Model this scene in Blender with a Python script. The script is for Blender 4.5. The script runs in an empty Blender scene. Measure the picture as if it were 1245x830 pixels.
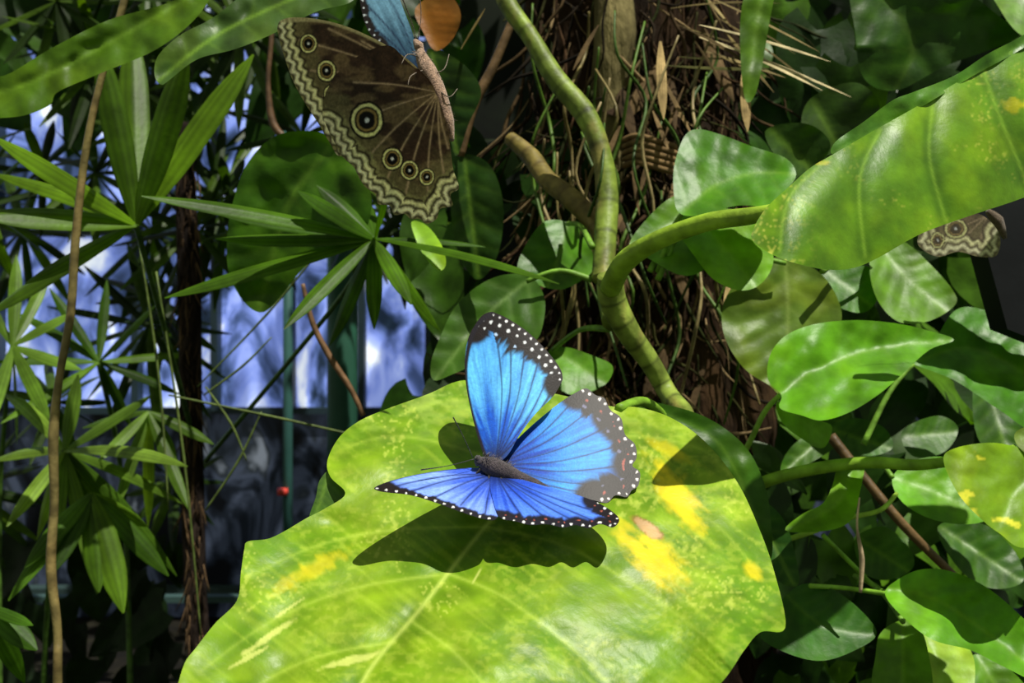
import bpy, math, random
import numpy as np
from mathutils import Vector, Matrix
from mathutils.geometry import delaunay_2d_cdt
random.seed(7); rng=np.random.default_rng(7)
F=1100.0; CX=622.5; CY=415.0; H=1.4
def P(px,py,d): return np.array([(px-CX)/F*d, d, H+(CY-py)/F*d])
def lin(c):
    c=np.asarray(c,float)/255.0
    return np.where(c<=0.04045,c/12.92,((c+0.055)/1.055)**2.4)
def hsh(ix,iy,s):
    n=(ix.astype(np.int64)*374761393+iy.astype(np.int64)*668265263+s*982451653)&0x7fffffff
    n=((n^(n>>13))*1274126177)&0x7fffffff
    return ((n^(n>>16))&0xffff)/65535.0
def vnoise(x,y,s=0):
    x=np.asarray(x,float);y=np.asarray(y,float)
    ix=np.floor(x);iy=np.floor(y);fx=x-ix;fy=y-iy
    fx=fx*fx*(3-2*fx);fy=fy*fy*(3-2*fy)
    a=hsh(ix,iy,s);b=hsh(ix+1,iy,s);c=hsh(ix,iy+1,s);d=hsh(ix+1,iy+1,s)
    return (a*(1-fx)+b*fx)*(1-fy)+(c*(1-fx)+d*fx)*fy
def fbm(x,y,s=0,o=3):
    r=0;a=.5;t=0
    for k in range(o):
        r=r+a*vnoise(x*2**k,y*2**k,s+k*17);t+=a;a*=.5
    return r/t
def sstep(a,b,x):
    t=np.clip((x-a)/(b-a),0,1);return t*t*(3-2*t)
def mix(a,b,t):
    t=np.asarray(t)[...,None];return a*(1-t)+b*t
def spline(pts,n=8,closed=False):
    p=np.array(pts,float);m=len(p);out=[]
    rngi=range(m if closed else m-1)
    for i in rngi:
        if closed: a,b,c,d=p[(i-1)%m],p[i],p[(i+1)%m],p[(i+2)%m]
        else: a,b,c,d=p[max(i-1,0)],p[i],p[i+1],p[min(i+2,m-1)]
        for k in range(n):
            t=k/n
            out.append(.5*((2*b)+(-a+c)*t+(2*a-5*b+4*c-d)*t*t+(-a+3*b-3*c+d)*t**3))
    if not closed: out.append(p[-1])
    return np.array(out)
def resample(p,step,closed=True):
    q=np.vstack([p,p[:1]]) if closed else p
    s=np.r_[0,np.cumsum(np.linalg.norm(np.diff(q,axis=0),axis=1))]
    n=max(int(s[-1]/step),6)
    t=np.linspace(0,s[-1],n+1)
    r=np.stack([np.interp(t,s,q[:,k]) for k in range(q.shape[1])],1)
    return r[:-1] if closed else r
def inside(x,y,poly):
    r=np.zeros(x.shape,bool);n=len(poly)
    for i in range(n):
        x1,y1=poly[i];x2,y2=poly[(i+1)%n]
        if y1==y2: continue
        c=((y1>y)!=(y2>y))&(x<(x2-x1)*(y-y1)/(y2-y1)+x1)
        r^=c
    return r
def nearest(pts,line):
    s=np.r_[0,np.cumsum(np.linalg.norm(np.diff(line,axis=0),axis=1))]
    best=np.full(len(pts),1e9);tt=np.zeros(len(pts));sg=np.zeros(len(pts))
    for i in range(len(line)-1):
        a=line[i];b=line[i+1];ab=b-a;l2=ab@ab+1e-12
        t=np.clip(((pts-a)@ab)/l2,0,1)
        q=a+t[:,None]*ab;dv=pts-q;dd=np.hypot(dv[:,0],dv[:,1])
        m=dd<best
        best[m]=dd[m];tt[m]=(s[i]+t[m]*math.sqrt(l2));sg[m]=np.sign(ab[0]*dv[m,1]-ab[1]*dv[m,0])
    return best,tt/s[-1],sg,s[-1]
def fill(outline,step):
    b=resample(outline,step)
    x0,y0=b.min(0);x1,y1=b.max(0)
    gx,gy=np.meshgrid(np.arange(x0,x1,step),np.arange(y0,y1,step*.87))
    gx=gx+ (np.arange(gx.shape[0])%2)[:,None]*step*.5
    gx=gx.ravel();gy=gy.ravel()
    m=inside(gx,gy,b);g=np.stack([gx[m],gy[m]],1)
    if len(g):
        d,_,_,_=nearest(g,np.vstack([b,b[:1]]));g=g[d>step*.5]
    allp=np.vstack([b,g]) if len(g) else b
    vs=[Vector((float(a),float(c))) for a,c in allp]
    r=delaunay_2d_cdt(vs,[],[list(range(len(b)))],1,1e-5)
    return np.array([(v.x,v.y) for v in r[0]]),[list(f) for f in r[2]]

class MB:
    def __init__(s): s.v=[];s.f=[];s.c=[];s.m=[];s.n=0
    def add(s,v,f,c,m=0):
        v=np.asarray(v,float);c=np.asarray(c,float)
        if c.ndim==1: c=np.tile(c,(len(v),1))
        s.v.append(v);s.c.append(c)
        n=s.n;s.f+= [tuple(i+n for i in q) for q in f];s.m+=[m]*len(f);s.n+=len(v)
    def obj(s,name,mats,parent=None,solid=0):
        v=np.vstack(s.v);c=np.vstack(s.c)
        me=bpy.data.meshes.new(name)
        me.from_pydata(v.tolist(),[],s.f)
        a=me.color_attributes.new('Col','FLOAT_COLOR','POINT')
        cc=np.ones((len(v),4));cc[:,:3]=c
        a.data.foreach_set('color',cc.ravel())
        for m in mats: me.materials.append(m)
        me.polygons.foreach_set('material_index',s.m)
        me.polygons.foreach_set('use_smooth',[True]*len(s.f))
        me.update()
        o=bpy.data.objects.new(name,me);bpy.context.collection.objects.link(o)
        if parent: o.parent=parent
        return o

# ---------- materials
def mat(name,rough=.5,transl=0,bump=0,bscale=200,nz=.15,nscale=60,spec=.5,metal=0,sheen=0,coat=0,tcol=(.9,1,.12),stretch=None,bdist=.002):
    m=bpy.data.materials.new(name);m.use_nodes=True;nt=m.node_tree;N=nt.nodes;L=nt.links
    b=N['Principled BSDF'];out=N['Material Output']
    at=N.new('ShaderNodeAttribute');at.attribute_name='Col'
    tc=N.new('ShaderNodeTexCoord');mp=N.new('ShaderNodeMapping')
    L.new(tc.outputs['Object'],mp.inputs['Vector'])
    if stretch: mp.inputs['Scale'].default_value=stretch
    n=N.new('ShaderNodeTexNoise');n.inputs['Scale'].default_value=nscale;n.inputs['Detail'].default_value=5
    L.new(mp.outputs[0],n.inputs['Vector'])
    mr=N.new('ShaderNodeMapRange');mr.inputs[1].default_value=.25;mr.inputs[2].default_value=.75
    mr.inputs[3].default_value=1-nz*1.6;mr.inputs[4].default_value=1+nz*1.6
    L.new(n.outputs[0],mr.inputs[0])
    mu=N.new('ShaderNodeVectorMath');mu.operation='SCALE'
    L.new(at.outputs['Color'],mu.inputs[0]);L.new(mr.outputs[0],mu.inputs['Scale'])
    L.new(mu.outputs[0],b.inputs['Base Color'])
    b.inputs['Roughness'].default_value=rough;b.inputs['Specular IOR Level'].default_value=spec
    b.inputs['Metallic'].default_value=metal;b.inputs['Sheen Weight'].default_value=sheen
    b.inputs['Coat Weight'].default_value=coat;b.inputs['Coat Roughness'].default_value=.25
    if bump:
        n2=N.new('ShaderNodeTexNoise');n2.inputs['Scale'].default_value=bscale;n2.inputs['Detail'].default_value=6
        L.new(mp.outputs[0],n2.inputs['Vector'])
        bp=N.new('ShaderNodeBump');bp.inputs['Strength'].default_value=bump;bp.inputs['Distance'].default_value=bdist
        L.new(n2.outputs[0],bp.inputs['Height']);L.new(bp.outputs[0],b.inputs['Normal'])
    if transl:
        t=N.new('ShaderNodeBsdfTranslucent');v=N.new('ShaderNodeVectorMath');v.operation='MULTIPLY'
        v.inputs[1].default_value=(tcol[0]*1.8,tcol[1]*1.8,tcol[2]*1.8)
        L.new(mu.outputs[0],v.inputs[0]);L.new(v.outputs[0],t.inputs['Color'])
        mx=N.new('ShaderNodeMixShader');mx.inputs[0].default_value=transl
        L.new(b.outputs[0],mx.inputs[1]);L.new(t.outputs[0],mx.inputs[2]);L.new(mx.outputs[0],out.inputs[0])
    return m
M_leaf=mat('leaf_surface',.4,.28,.3,160,.24,45,.24,bdist=.0012)
M_big=mat('large_leaf_surface',.42,.2,.3,240,.16,70,.32,bdist=.001)
M_palm=mat('palm_blade',.45,.42,.2,150,.25,30,.2,tcol=(1,1.05,.15))
M_stem=mat('green_stem',.5,0,.5,120,.35,60,.25)
M_bark=mat('bark_fibre',.95,0,1,90,.5,35,.1,stretch=(1,1,.25),bdist=.01)
M_dry=mat('dry_fibre',.85,.1,.4,200,.35,60,.1,tcol=(.9,.7,.4))
M_blue=mat('morpho_blue_scales',.5,0,.25,900,.12,500,.25,bdist=.0004)
M_brown=mat('wing_underside',.7,.2,.3,900,.2,600,.2,tcol=(1,.8,.5),bdist=.0005)
M_body=mat('butterfly_body',.8,0,1,1500,.4,900,.2,sheen=.3,bdist=.001)
M_metal=mat('painted_metal',.5,0,.1,50,.12,8,.3)
M_dark=mat('dark_plank',.8,0,.3,40,.3,10,.1)

# ---------- geometry helpers
def tube(mb,pts,rad,col,sides=8,m=0,n=6,colfn=None,cap=True,flat=1.0):
    p=spline(pts,n) if n>1 else np.array(pts,float)
    k=len(p);r=np.interp(np.linspace(0,1,k),np.linspace(0,1,len(rad)) if hasattr(rad,'__len__') else [0,1],rad if hasattr(rad,'__len__') else [rad,rad])
    T=np.gradient(p,axis=0);T/=np.linalg.norm(T,axis=1)[:,None]+1e-12
    up=np.array([0,0,1.]) if abs(T[0][2])<.8 else np.array([0,1.,0])
    v=[];A=None
    for i in range(k):
        if A is None: A=np.cross(T[i],up)
        A=A-T[i]*(A@T[i]);A/=np.linalg.norm(A)+1e-12
        B=np.cross(T[i],A)
        for j in range(sides):
            a=2*math.pi*j/sides
            v.append(p[i]+r[i]*(math.cos(a)*A+flat*math.sin(a)*B))
    f=[]
    for i in range(k-1):
        for j in range(sides):
            f.append((i*sides+j,i*sides+(j+1)%sides,(i+1)*sides+(j+1)%sides,(i+1)*sides+j))
    if cap: f.append(tuple(range(sides-1,-1,-1)));f.append(tuple((k-1)*sides+j for j in range(sides)))
    v=np.array(v)
    c=np.tile(np.asarray(col,float),(len(v),1)) if colfn is None else colfn(np.repeat(np.linspace(0,1,k),sides),v)
    mb.add(v,f,c,m)
def ptube(mb,pp,rpx,col,sides=8,m=0,n=6,colfn=None):
    pts=[P(*q) for q in pp];dm=np.mean([q[2] for q in pp])
    rad=[r*dm/F for r in rpx] if hasattr(rpx,'__len__') else rpx*dm/F
    tube(mb,pts,rad,col,sides,m,n,colfn)
def to3d(V,D):
    return np.stack([(V[:,0]-CX)/F*D,D,H+(CY-V[:,1])/F*D],1)
def leaf(mb,pts,mid,d,tx=0,ty=-.7,col=(70,125,25),fold=-.3,step=3.2,veins=6,k=.6,vc=.2,var=0,vcol=(215,210,60),m=0,curl=0,puck=.17,seed=None,depthfn=None,colfn=None,wave=.2,vein_light=(130,170,55),vw=1.3,ns=1.0,mott=1.0):
    seed=random.randint(0,9999) if seed is None else seed
    out=spline(pts,6,True)
    V,Fc=fill(out,step)
    ml=spline(mid,8)
    dist,t,sg,L=nearest(V,ml);W=dist.max()
    c0=np.mean(np.array(pts),0)
    u=d/F
    D=(d+(tx*(V[:,0]-c0[0])+ty*(V[:,1]-c0[1]))*u) if depthfn is None else depthfn(V)
    q=(t-k*dist/L+.12*(dist/L)**2*2+ (sg>0)*.5/veins*.6)*veins
    q=q+(fbm(V[:,0]/60,V[:,1]/60,seed+3)-.5)*.5
    fr=q-np.floor(q)
    D=D+fold*np.sqrt(dist**2+16)*u+curl*(dist/W)**2*W*u
    D=D-puck*(np.sin(math.pi*fr)**1.5)*sstep(0,W*.35,dist)*(L/veins)*.12*u*2*sstep(W,W*.6,dist)
    D=D+wave*np.sin(t*9+seed)*(dist/W)**2*W*.35*u+ wave*.5*np.sin((t-.5)*4+seed*1.3)*W*.2*u
    if depthfn is None: D=D+.05*L*u*(fbm(V[:,0]/30,V[:,1]/30,seed+71,2)-.5)
    c=np.tile(lin(col),(len(V),1))
    nz=fbm(V[:,0]/26/ns,V[:,1]/26/ns,seed,4)
    c=c*(1+(nz-.5)*.9*mott)[:,None]
    c=mix(c,c*np.array([1.6,1.28,.8]),.6*sstep(.48,.75,fbm(V[:,0]/45+9,V[:,1]/45,seed+31)))
    pd=np.minimum(fr,1-fr)/veins*L*.85;sw=max(vw,step*.75)
    vi=np.exp(-(pd/sw)**2)*(dist>2)*np.clip(1.1-dist/W*.8,0,1)
    mi=np.exp(-(dist/max(step*.7,(.9+1.5*(1-t.mean()))))**2)
    c=mix(c,lin(vein_light),np.clip(vc*vi*.5+np.minimum(vc*1.6,.45)*mi,0,1))
    if var>0:
        vn=fbm((V[:,0]*.8+V[:,1]*.3)/28,(V[:,1]*.8-V[:,0]*.3)/14,seed+5,4)
        c=mix(c,lin(vcol),sstep(.75-var*.3,.82-var*.3,vn)*.8)
    if colfn is not None: c=colfn(V,c,dist,t,sg)
    v3=to3d(V,D)
    mb.add(v3,[f[::-1] for f in Fc],c,m)
def hleaf(mb,base,dr,nr,L,W,col,droop=.3,m=0,un=9,vn=6):
    dr=np.asarray(dr,float);dr/=np.linalg.norm(dr);nr=np.asarray(nr,float);nr=nr-dr*(nr@dr);nr/=np.linalg.norm(nr)+1e-9
    sd=np.cross(dr,nr);v=[];c=[];cl=lin(col)
    for i in range(un+1):
        u=i/un
        w=W*.5*(math.sin(math.pi*min(1,(u*.93+.07))**.62)**.75 if u<1 else 0)
        for j in range(-vn//2,vn//2+1):
            s=j/(vn/2)
            al=u*L-.16*L*abs(s)**1.5*(1-u)*(1 if u<.5 else .6)
            v.append(base+dr*al+sd*s*w+nr*(abs(s)*w*.28-droop*L*u*u+.02*L*math.sin(u*11+s*3)))
            c.append(cl*(1.25 if j==0 else (1+.12*math.sin(u*20-abs(s)*6))))
    f=[];n=vn+1
    for i in range(un):
        for j in range(vn):
            a=i*n+j;f.append((a,a+1,a+n+1,a+n))
    mb.add(v,f,c,m)
def blade(mb,a,b,w,col,sag=.1,m=0,n=10,taper=.5,nrm=None,base=.25):
    a=np.asarray(a,float);b=np.asarray(b,float);L=np.linalg.norm(b-a)
    T=(b-a)/L
    nr=np.array([0.15,-.75,.65]) if nrm is None else np.asarray(nrm,float)
    nr=nr-T*(nr@T);nr/=np.linalg.norm(nr)+1e-9;sd=np.cross(T,nr)
    v=[];c=[];cl=lin(col);f=[]
    prof=((-1,-.28,.85),(-.75,-.12,1.2),(-.5,-.1,.8),(-.25,.04,1.15),(0,.08,.75),(.25,.04,1.15),(.5,-.1,.8),(.75,-.12,1.2),(1,-.28,.85))
    for i in range(n+1):
        u=i/n
        ww=w*.5*(base+(1-base)*math.sin(min(1,u/.45)*math.pi/2))*(1 if u<.6 else max(.04,math.cos((u-.6)/.4*math.pi/2))**.8)
        p=a+(b-a)*u+np.array([0,0,1.])*(sag*L*(4*u*(1-u))*.5)
        for s,g,cm in prof:
            v.append(p+sd*s*ww+nr*g*ww)
            c.append(cl*cm*(.9+.2*math.sin(u*7+w*1e4)))
    for i in range(n):
        for j in range(8):
            q=i*9+j;f.append((q,q+1,q+10,q+9))
    mb.add(v,f,c,m)

# ================= MAIN LEAF
def leafD(V):
    py=V[:,1]
    return .381/(.57+(py-CY)/F)
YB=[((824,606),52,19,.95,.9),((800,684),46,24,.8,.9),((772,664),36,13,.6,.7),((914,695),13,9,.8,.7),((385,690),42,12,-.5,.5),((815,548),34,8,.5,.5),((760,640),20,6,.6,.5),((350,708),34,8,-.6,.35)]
MV=[[(590,640),(470,645),(380,665),(305,700)],[(545,697),(430,715),(330,755),(245,815)],[(480,780),(380,800),(290,850),(235,920)],[(650,580),(560,545),(480,530),(415,545)],[(700,535),(640,500),(570,485),(490,500)],
    [(690,540),(770,530),(850,545),(890,580)],[(640,590),(750,590),(860,630),(925,700)],[(590,640),(690,665),(800,730),(890,800)],[(545,697),(620,730),(720,810),(790,890)],[(500,755),(560,800),(620,880),(660,980)]]
MVL=[spline(q,7) for q in MV]
_cache={}
def mvdist(V):
    k=len(V)
    if k in _cache: return _cache[k]
    r=np.full(k,1e9);tt=np.zeros(k)
    for l in MVL:
        d,t,_,_=nearest(V,l);m=d<r;r[m]=d[m];tt[m]=t[m]
    _cache[k]=(r,tt);return r,tt
def main_col(V,c,dist,t,sg):
    x,y=V[:,0],V[:,1]
    n=fbm(x/9,y/9,3,3);n2=fbm((x+.9*y)/60,(y-.9*x)/7,11,3)
    c=mix(c,lin((136,166,28)),.7*sstep(.3,.75,fbm(x/90,y/60,31)))
    c=mix(c,lin((66,108,10)),.55*sstep(.48,.8,fbm(x/70,y/40,43,3)))
    c=mix(c,lin((172,196,90)),.55*sstep(560,470,y)*sstep(.4,.62,fbm(x/14,y/8,91,4)))
    c=mix(c,lin((164,190,56)),.3*sstep(.52,.8,fbm((x+.8*y)/60,(y-.8*x)/7,41,3)))
    c=mix(c,lin((178,196,70)),.3*sstep(.5,.7,fbm(x/8,y/5,131,3))*sstep(.4,.65,fbm(x/80,y/80,133)))
    r,tt=mvdist(V)
    c=mix(c,lin((176,200,80)),.45*np.exp(-(r/2.0)**2)*(1-.6*tt))
    c=mix(c,lin((60,102,12)),.2*np.exp(-((r-8)/5)**2))
    c=mix(c,lin((196,214,104)),.65*np.exp(-(dist/2.6)**2))
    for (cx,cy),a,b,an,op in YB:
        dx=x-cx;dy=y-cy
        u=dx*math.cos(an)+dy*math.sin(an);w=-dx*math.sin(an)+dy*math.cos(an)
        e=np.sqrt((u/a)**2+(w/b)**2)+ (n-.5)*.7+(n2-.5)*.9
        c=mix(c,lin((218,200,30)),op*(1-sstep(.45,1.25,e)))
    for (cx,cy),a,b,an in [((425,803),38,5,-.25),((325,775),34,4,-.6),((300,800),26,3,-.5),((350,740),24,2,-.6),((580,700),10,1.5,-1)]:
        dx=x-cx;dy=y-cy;u=dx*math.cos(an)+dy*math.sin(an);w=-dx*math.sin(an)+dy*math.cos(an)
        e=np.sqrt((u/a)**2+(w/b)**2)+(n-.5)*1.1
        c=mix(c,lin((205,212,115)),.65*(1-sstep(.7,1.15,e)))
    sp=vnoise(x/3.6,y/3.6,77)*sstep(.45,.7,vnoise(x/60,y/60,78))
    c=mix(c,lin((200,212,95)),.4*sstep(.62,.85,sp))
    dx=x-788;dy=y-642;e=np.sqrt(((dx*.8+dy*.6)/22)**2+((dy*.8-dx*.6)/8)**2)+(n-.5)*.5
    c=mix(c,lin((196,150,112)),.85*(1-sstep(.8,1,e)));c=mix(c,lin((140,80,50)),.6*np.exp(-((e-.95)/.1)**2))
    return c
mb=MB()
out_main=[(398,560),(412,532),(436,512),(470,497),(520,479),(548,466),(568,462),(585,468),(610,472),(660,476),(700,484),(745,494),(775,495),(810,505),(845,526),(875,556),(900,592),(920,635),(940,690),(955,762),(925,768),(905,790),(875,832),(800,905),(680,985),(540,1045),(400,1090),(300,1040),(225,950),(212,870),(222,812),(240,785),(262,757),(288,730),(293,695),(297,668),(301,658),(325,655),(345,646),(372,630),(395,618),(420,600),(402,580)]
bumps=lambda x,y: (.014*sstep(870,960,x) + .006*np.sin(x/70+y/90)*sstep(520,640,y) +.010*np.exp(-(((x-400)/40)**2+((y-640)/22)**2)) -.007*np.exp(-(((x-440)/50)**2+((y-560)/25)**2))+.006*np.sin((x-300)/38)*sstep(420,300,x)*sstep(640,720,y)+.003*np.sin(x/31+1)*sstep(520,470,y))
def mainD(V):
    r,tt=mvdist(V)
    dm,_,_,_=nearest(V,spline([(752,496),(665,560),(590,640),(515,735),(440,830),(400,950),(395,1085)],8))
    return leafD(V)+bumps(V[:,0],V[:,1])+.0022*np.exp(-(r/16)**2)*(1-.5*tt)+.004*np.exp(-(dm/22)**2)+.0022*(fbm(V[:,0]/40,V[:,1]/30,55,2)-.5)
leaf(mb,out_main,[(752,496),(665,560),(590,640),(515,735),(440,830),(400,950),(395,1085)],.46,col=(92,132,18),fold=-.0,step=2.6,veins=8,k=.5,vc=0,puck=0,seed=4,
     depthfn=mainD,colfn=main_col,wave=.2,ns=2,mott=.5)
leaf(mb,[(402,574),(428,590),(436,606),(410,612),(392,622),(376,630),(384,604),(388,585),(398,572)],[(400,576),(384,626)],.5,col=(50,84,16),step=3,depthfn=lambda V:leafD(V)+.004+(V[:,1]-585)*.0004,wave=0,puck=0,fold=0)  # leaf's shaded fold: extra flap with the shade put into its darker green
ptube(mb,[(752,496,.592),(780,488,.62),(800,500,.66),(812,520,.7)],[5,6,7,7],lin((110,150,40)),10,1,6)
mb.obj('pothos_leaf',[M_big,M_stem])

# ================= BLUE MORPHO
def veinlines(V,c,base,ends,col,w=.9,bend=0,op=.85):
    for (ex,ey) in ends:
        b=np.array(base,float);e=np.array([ex,ey],float);mdl=(b+e)/2+bend*np.array([-(e-b)[1],(e-b)[0]])
        d,t,_,_=nearest(V,spline([b,mdl,e],6))
        c=mix(c,lin(col),op*np.exp(-(d/(w*(.7+.8*t)))**2))
    return c
def blue_wing(mb,outline,margin,base,vend,step,dfn,bw,c_in,c_out,row=((6,2.4,11,(235,235,240)),),bend=.05,extra=None,squash=1.0,mi=0,mid=None):
    V,Fc=fill(spline(outline,6,True),step)
    ml=spline(margin,8)
    S=np.array([1,squash]);dist,t,_,L=nearest(V*S,ml*S)
    x,y=V[:,0],V[:,1]
    r=np.hypot(x-base[0],(y-base[1])*squash);r=r/r.max()
    ang=np.arctan2((y-base[1])*squash,x-base[0])
    n=fbm(ang*14,r*3,5);c=mix(np.tile(lin(c_in),(len(V),1)),lin(c_out),np.clip(sstep(.2,.55,r)*.95+(n-.5)*1.4-.6*sstep(.7,1,r),0,1))
    c=c*(.68+.64*fbm(ang*80,r*9,9))[:,None]
    c=mix(c,lin((12,24,66)),.9*(1-sstep(.0,.24,r)))
    c=veinlines(V,c,base,vend,(8,18,56),.85,bend)
    b=bw(t)
    jag=(fbm(t*30,r*2,15)-.5)*b*.8
    bd=1-sstep(b*.74+jag,b*1.14+jag,dist)
    c=mix(c,lin((22,14,16))*(.6+.8*fbm(x/5,y/5,44))[:,None],bd)
    for off,rad,sp,cl in row:
        nn=max(int(L/sp),2);ph=(t*nn)%1-.5;jit=vnoise(np.floor(t*nn)*3.7,np.zeros(len(t)),int(off))
        e=np.sqrt((ph*sp/rad)**2+((dist-off-(jit-.5)*1.5)/rad)**2)/(.7+.6*jit)
        c=mix(c,lin(cl),.95*(1-sstep(.75,1.15,e))*(b>off*1.1))
    if extra: c=extra(V,c)
    D=dfn(V);mb.add(to3d(V,D),[f[::-1] for f in Fc],c,mi)
mf=MB()
def costa(V,c):
    d,t,_,_=nearest(V,spline([(590,556),(574,505),(566,460),(569,425),(580,396),(597,381)],6))
    return mix(c,lin((22,18,28)),1-sstep(1.5,3.8,d))
blue_wing(mf,[(597,379),(604,381),(617,387),(640,402),(662,423),(680,446),(684,458),(682,466),(672,482),(650,504),(632,528),(618,552),(605,562),(592,560),(583,538),(574,505),(567,470),(565,440),(569,412),(578,394),(587,383)],
 [(576,398),(585,386),(597,379),(617,387),(640,402),(662,423),(680,446),(684,458),(682,466)],(603,560),[(600,384),(620,392),(640,406),(658,425),(672,445),(678,462),(668,482)],1.3,
 lambda V:.514+(565-V[:,1])*.00022 -.0035*np.sin((V[:,0]-565)/118*3.1),
 lambda t:15+24*np.exp(-((t-.38)/.3)**2)+5*sstep(.6,1,t),(14,78,185),(92,182,245),
 row=((3.5,1.5,9,(240,240,245)),(12,2.1,13,(215,218,225)),(24,2.2,27,(170,195,230))),extra=costa)
blue_wing(mf,[(608,560),(625,538),(650,514),(680,490),(700,477),(713,472),(724,480),(735,484),(742,498),(755,508),(760,528),(772,540),(774,556),(769,566),(778,574),(776,590),(768,596),(762,604),(748,602),(738,611),(722,608),(700,602),(670,593),(640,582),(615,572)],
 [(702,474),(713,472),(724,480),(735,484),(742,498),(755,508),(760,528),(772,540),(774,556),(769,566),(778,574),(776,590),(768,596),(762,604),(748,602),(738,611),(725,609)],(604,565),[(705,478),(725,492),(745,515),(757,540),(762,565),(758,590),(735,602)],1.3,
 lambda V:.506+(600-V[:,1])*.00036-.004*np.sin((V[:,0]-608)/165*3.1)+.00002*(V[:,0]-608),
 lambda t:27+6*np.sin(t*3.1),(8,62,168),(42,138,226),
 row=((3.2,1.7,12,(235,228,230)),(11,1.4,14,(150,70,60)),(19,1.8,15,(95,95,125))))
nd=lambda V:.511-(V[:,1]-573-(V[:,0]-590)*.05)*.00095-np.maximum(0,600-V[:,0])*.00018
blue_wing(mf,[(455,593),(470,586),(500,578),(535,572),(565,569),(590,569),(606,575),(618,585),(624,600),(615,615),(605,628),(600,632),(585,630),(560,622),(530,611),(500,602),(475,599),(462,597)],
 [(452,593),(465,597),(500,602),(530,611),(560,622),(585,630),(600,633)],(602,576),[(475,592),(500,597),(530,604),(560,614),(590,624)],1.2,nd,
 lambda t:9+13*(1-sstep(.0,.35,t)),(48,80,188),(118,150,238),row=((3,1.5,12,(240,240,240)),),bend=.04,squash=1.5,
 extra=lambda V,c: mix(c,lin((18,16,30)),1-sstep(.8,2.6,nearest(V,spline([(455,592),(470,585),(500,577),(535,571),(565,568)],5))[0])))
blue_wing(mf,[(600,574),(625,580),(660,590),(700,601),(725,610),(745,622),(753,632),(745,641),(730,637),(715,642),(700,638),(685,641),(665,637),(645,638),(625,633),(608,629),(600,610),(596,590)],
 [(725,607),(745,622),(753,632),(745,641),(730,637),(715,642),(700,638),(685,641),(665,637),(645,638),(625,634),(606,630)],(603,576),[(735,625),(720,632),(695,632),(665,631),(635,628)],1.2,lambda V:nd(V)-.0015,
 lambda t:19-4*t,(30,66,176),(74,118,226),row=((3,1.6,12,(240,240,240)),(9,1.2,13,(150,75,60))),bend=.02,squash=1.5)
def bcol(t,v): return lin((58,50,54))*(0.6+.9*vnoise(v[:,0]*900,v[:,2]*900,3))[:,None]
tube(mf,[P(583,558,.508),P(590,563,.508),P(600,568,.508),P(615,574,.507),P(632,581,.506),P(652,590,.504),P(672,598,.502)],[.0016,.0045,.0058,.005,.0036,.0034,.0012],(0,0,0),12,1,5,bcol)
tube(mf,[P(577,559,.507),P(581,560,.507),P(587,562,.507)],[.0012,.0034,.0015],(0,0,0),10,1,4,bcol)
for dx in (-1,1):
    c0=P(580,559,.507)+np.array([0,-.0022*dx,.0010])
    tube(mf,[c0+np.array([-.0016,0,0]),c0,c0+np.array([.0016,0,0])],[.0003,.0017,.0003],lin((25,18,18)),8,1,4)
for e in [((575,556,.505),(563,530,.502),(551,507,.5)),((576,558,.503),(545,566,.49),(512,571,.478))]:
    ptube(mf,e,[.5,.45,.9],lin((20,16,18)),5,1,5)
for i in range(320):
    t=random.random();c0=P(586+t*34,561+t*13,.508);a=random.uniform(0,6.28);r=.0055-.002*t
    dv=np.array([.15+random.uniform(-.2,.4),math.cos(a),math.sin(a)]);o=c0+dv*r*.7
    tube(mf,[o,o+dv*.0026+np.array([.001,0,0])],[.00018,.00004],lin(random.choice([(70,60,60),(110,100,100),(45,38,40)])),3,1,1)
def leafpt(px,py): return P(px,py,.381/(.57+(py-CY)/F)-.001)
for (b,k,ft) in [((588,566,.507),(575,580,.505),(565,592)),((596,570,.507),(590,600,.498),(583,607)),((606,574,.506),(618,600,.497),(625,612)),((592,564,.511),(588,560,.525),(580,573)),((604,570,.511),(612,570,.525),(618,578))]:
    tube(mf,[P(*b),P(*k),leafpt(*ft)],[.0006,.0005,.0003],lin((30,24,24)),5,1,3)
mf.obj('blue_morpho_butterfly',[M_blue,M_body])

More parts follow.
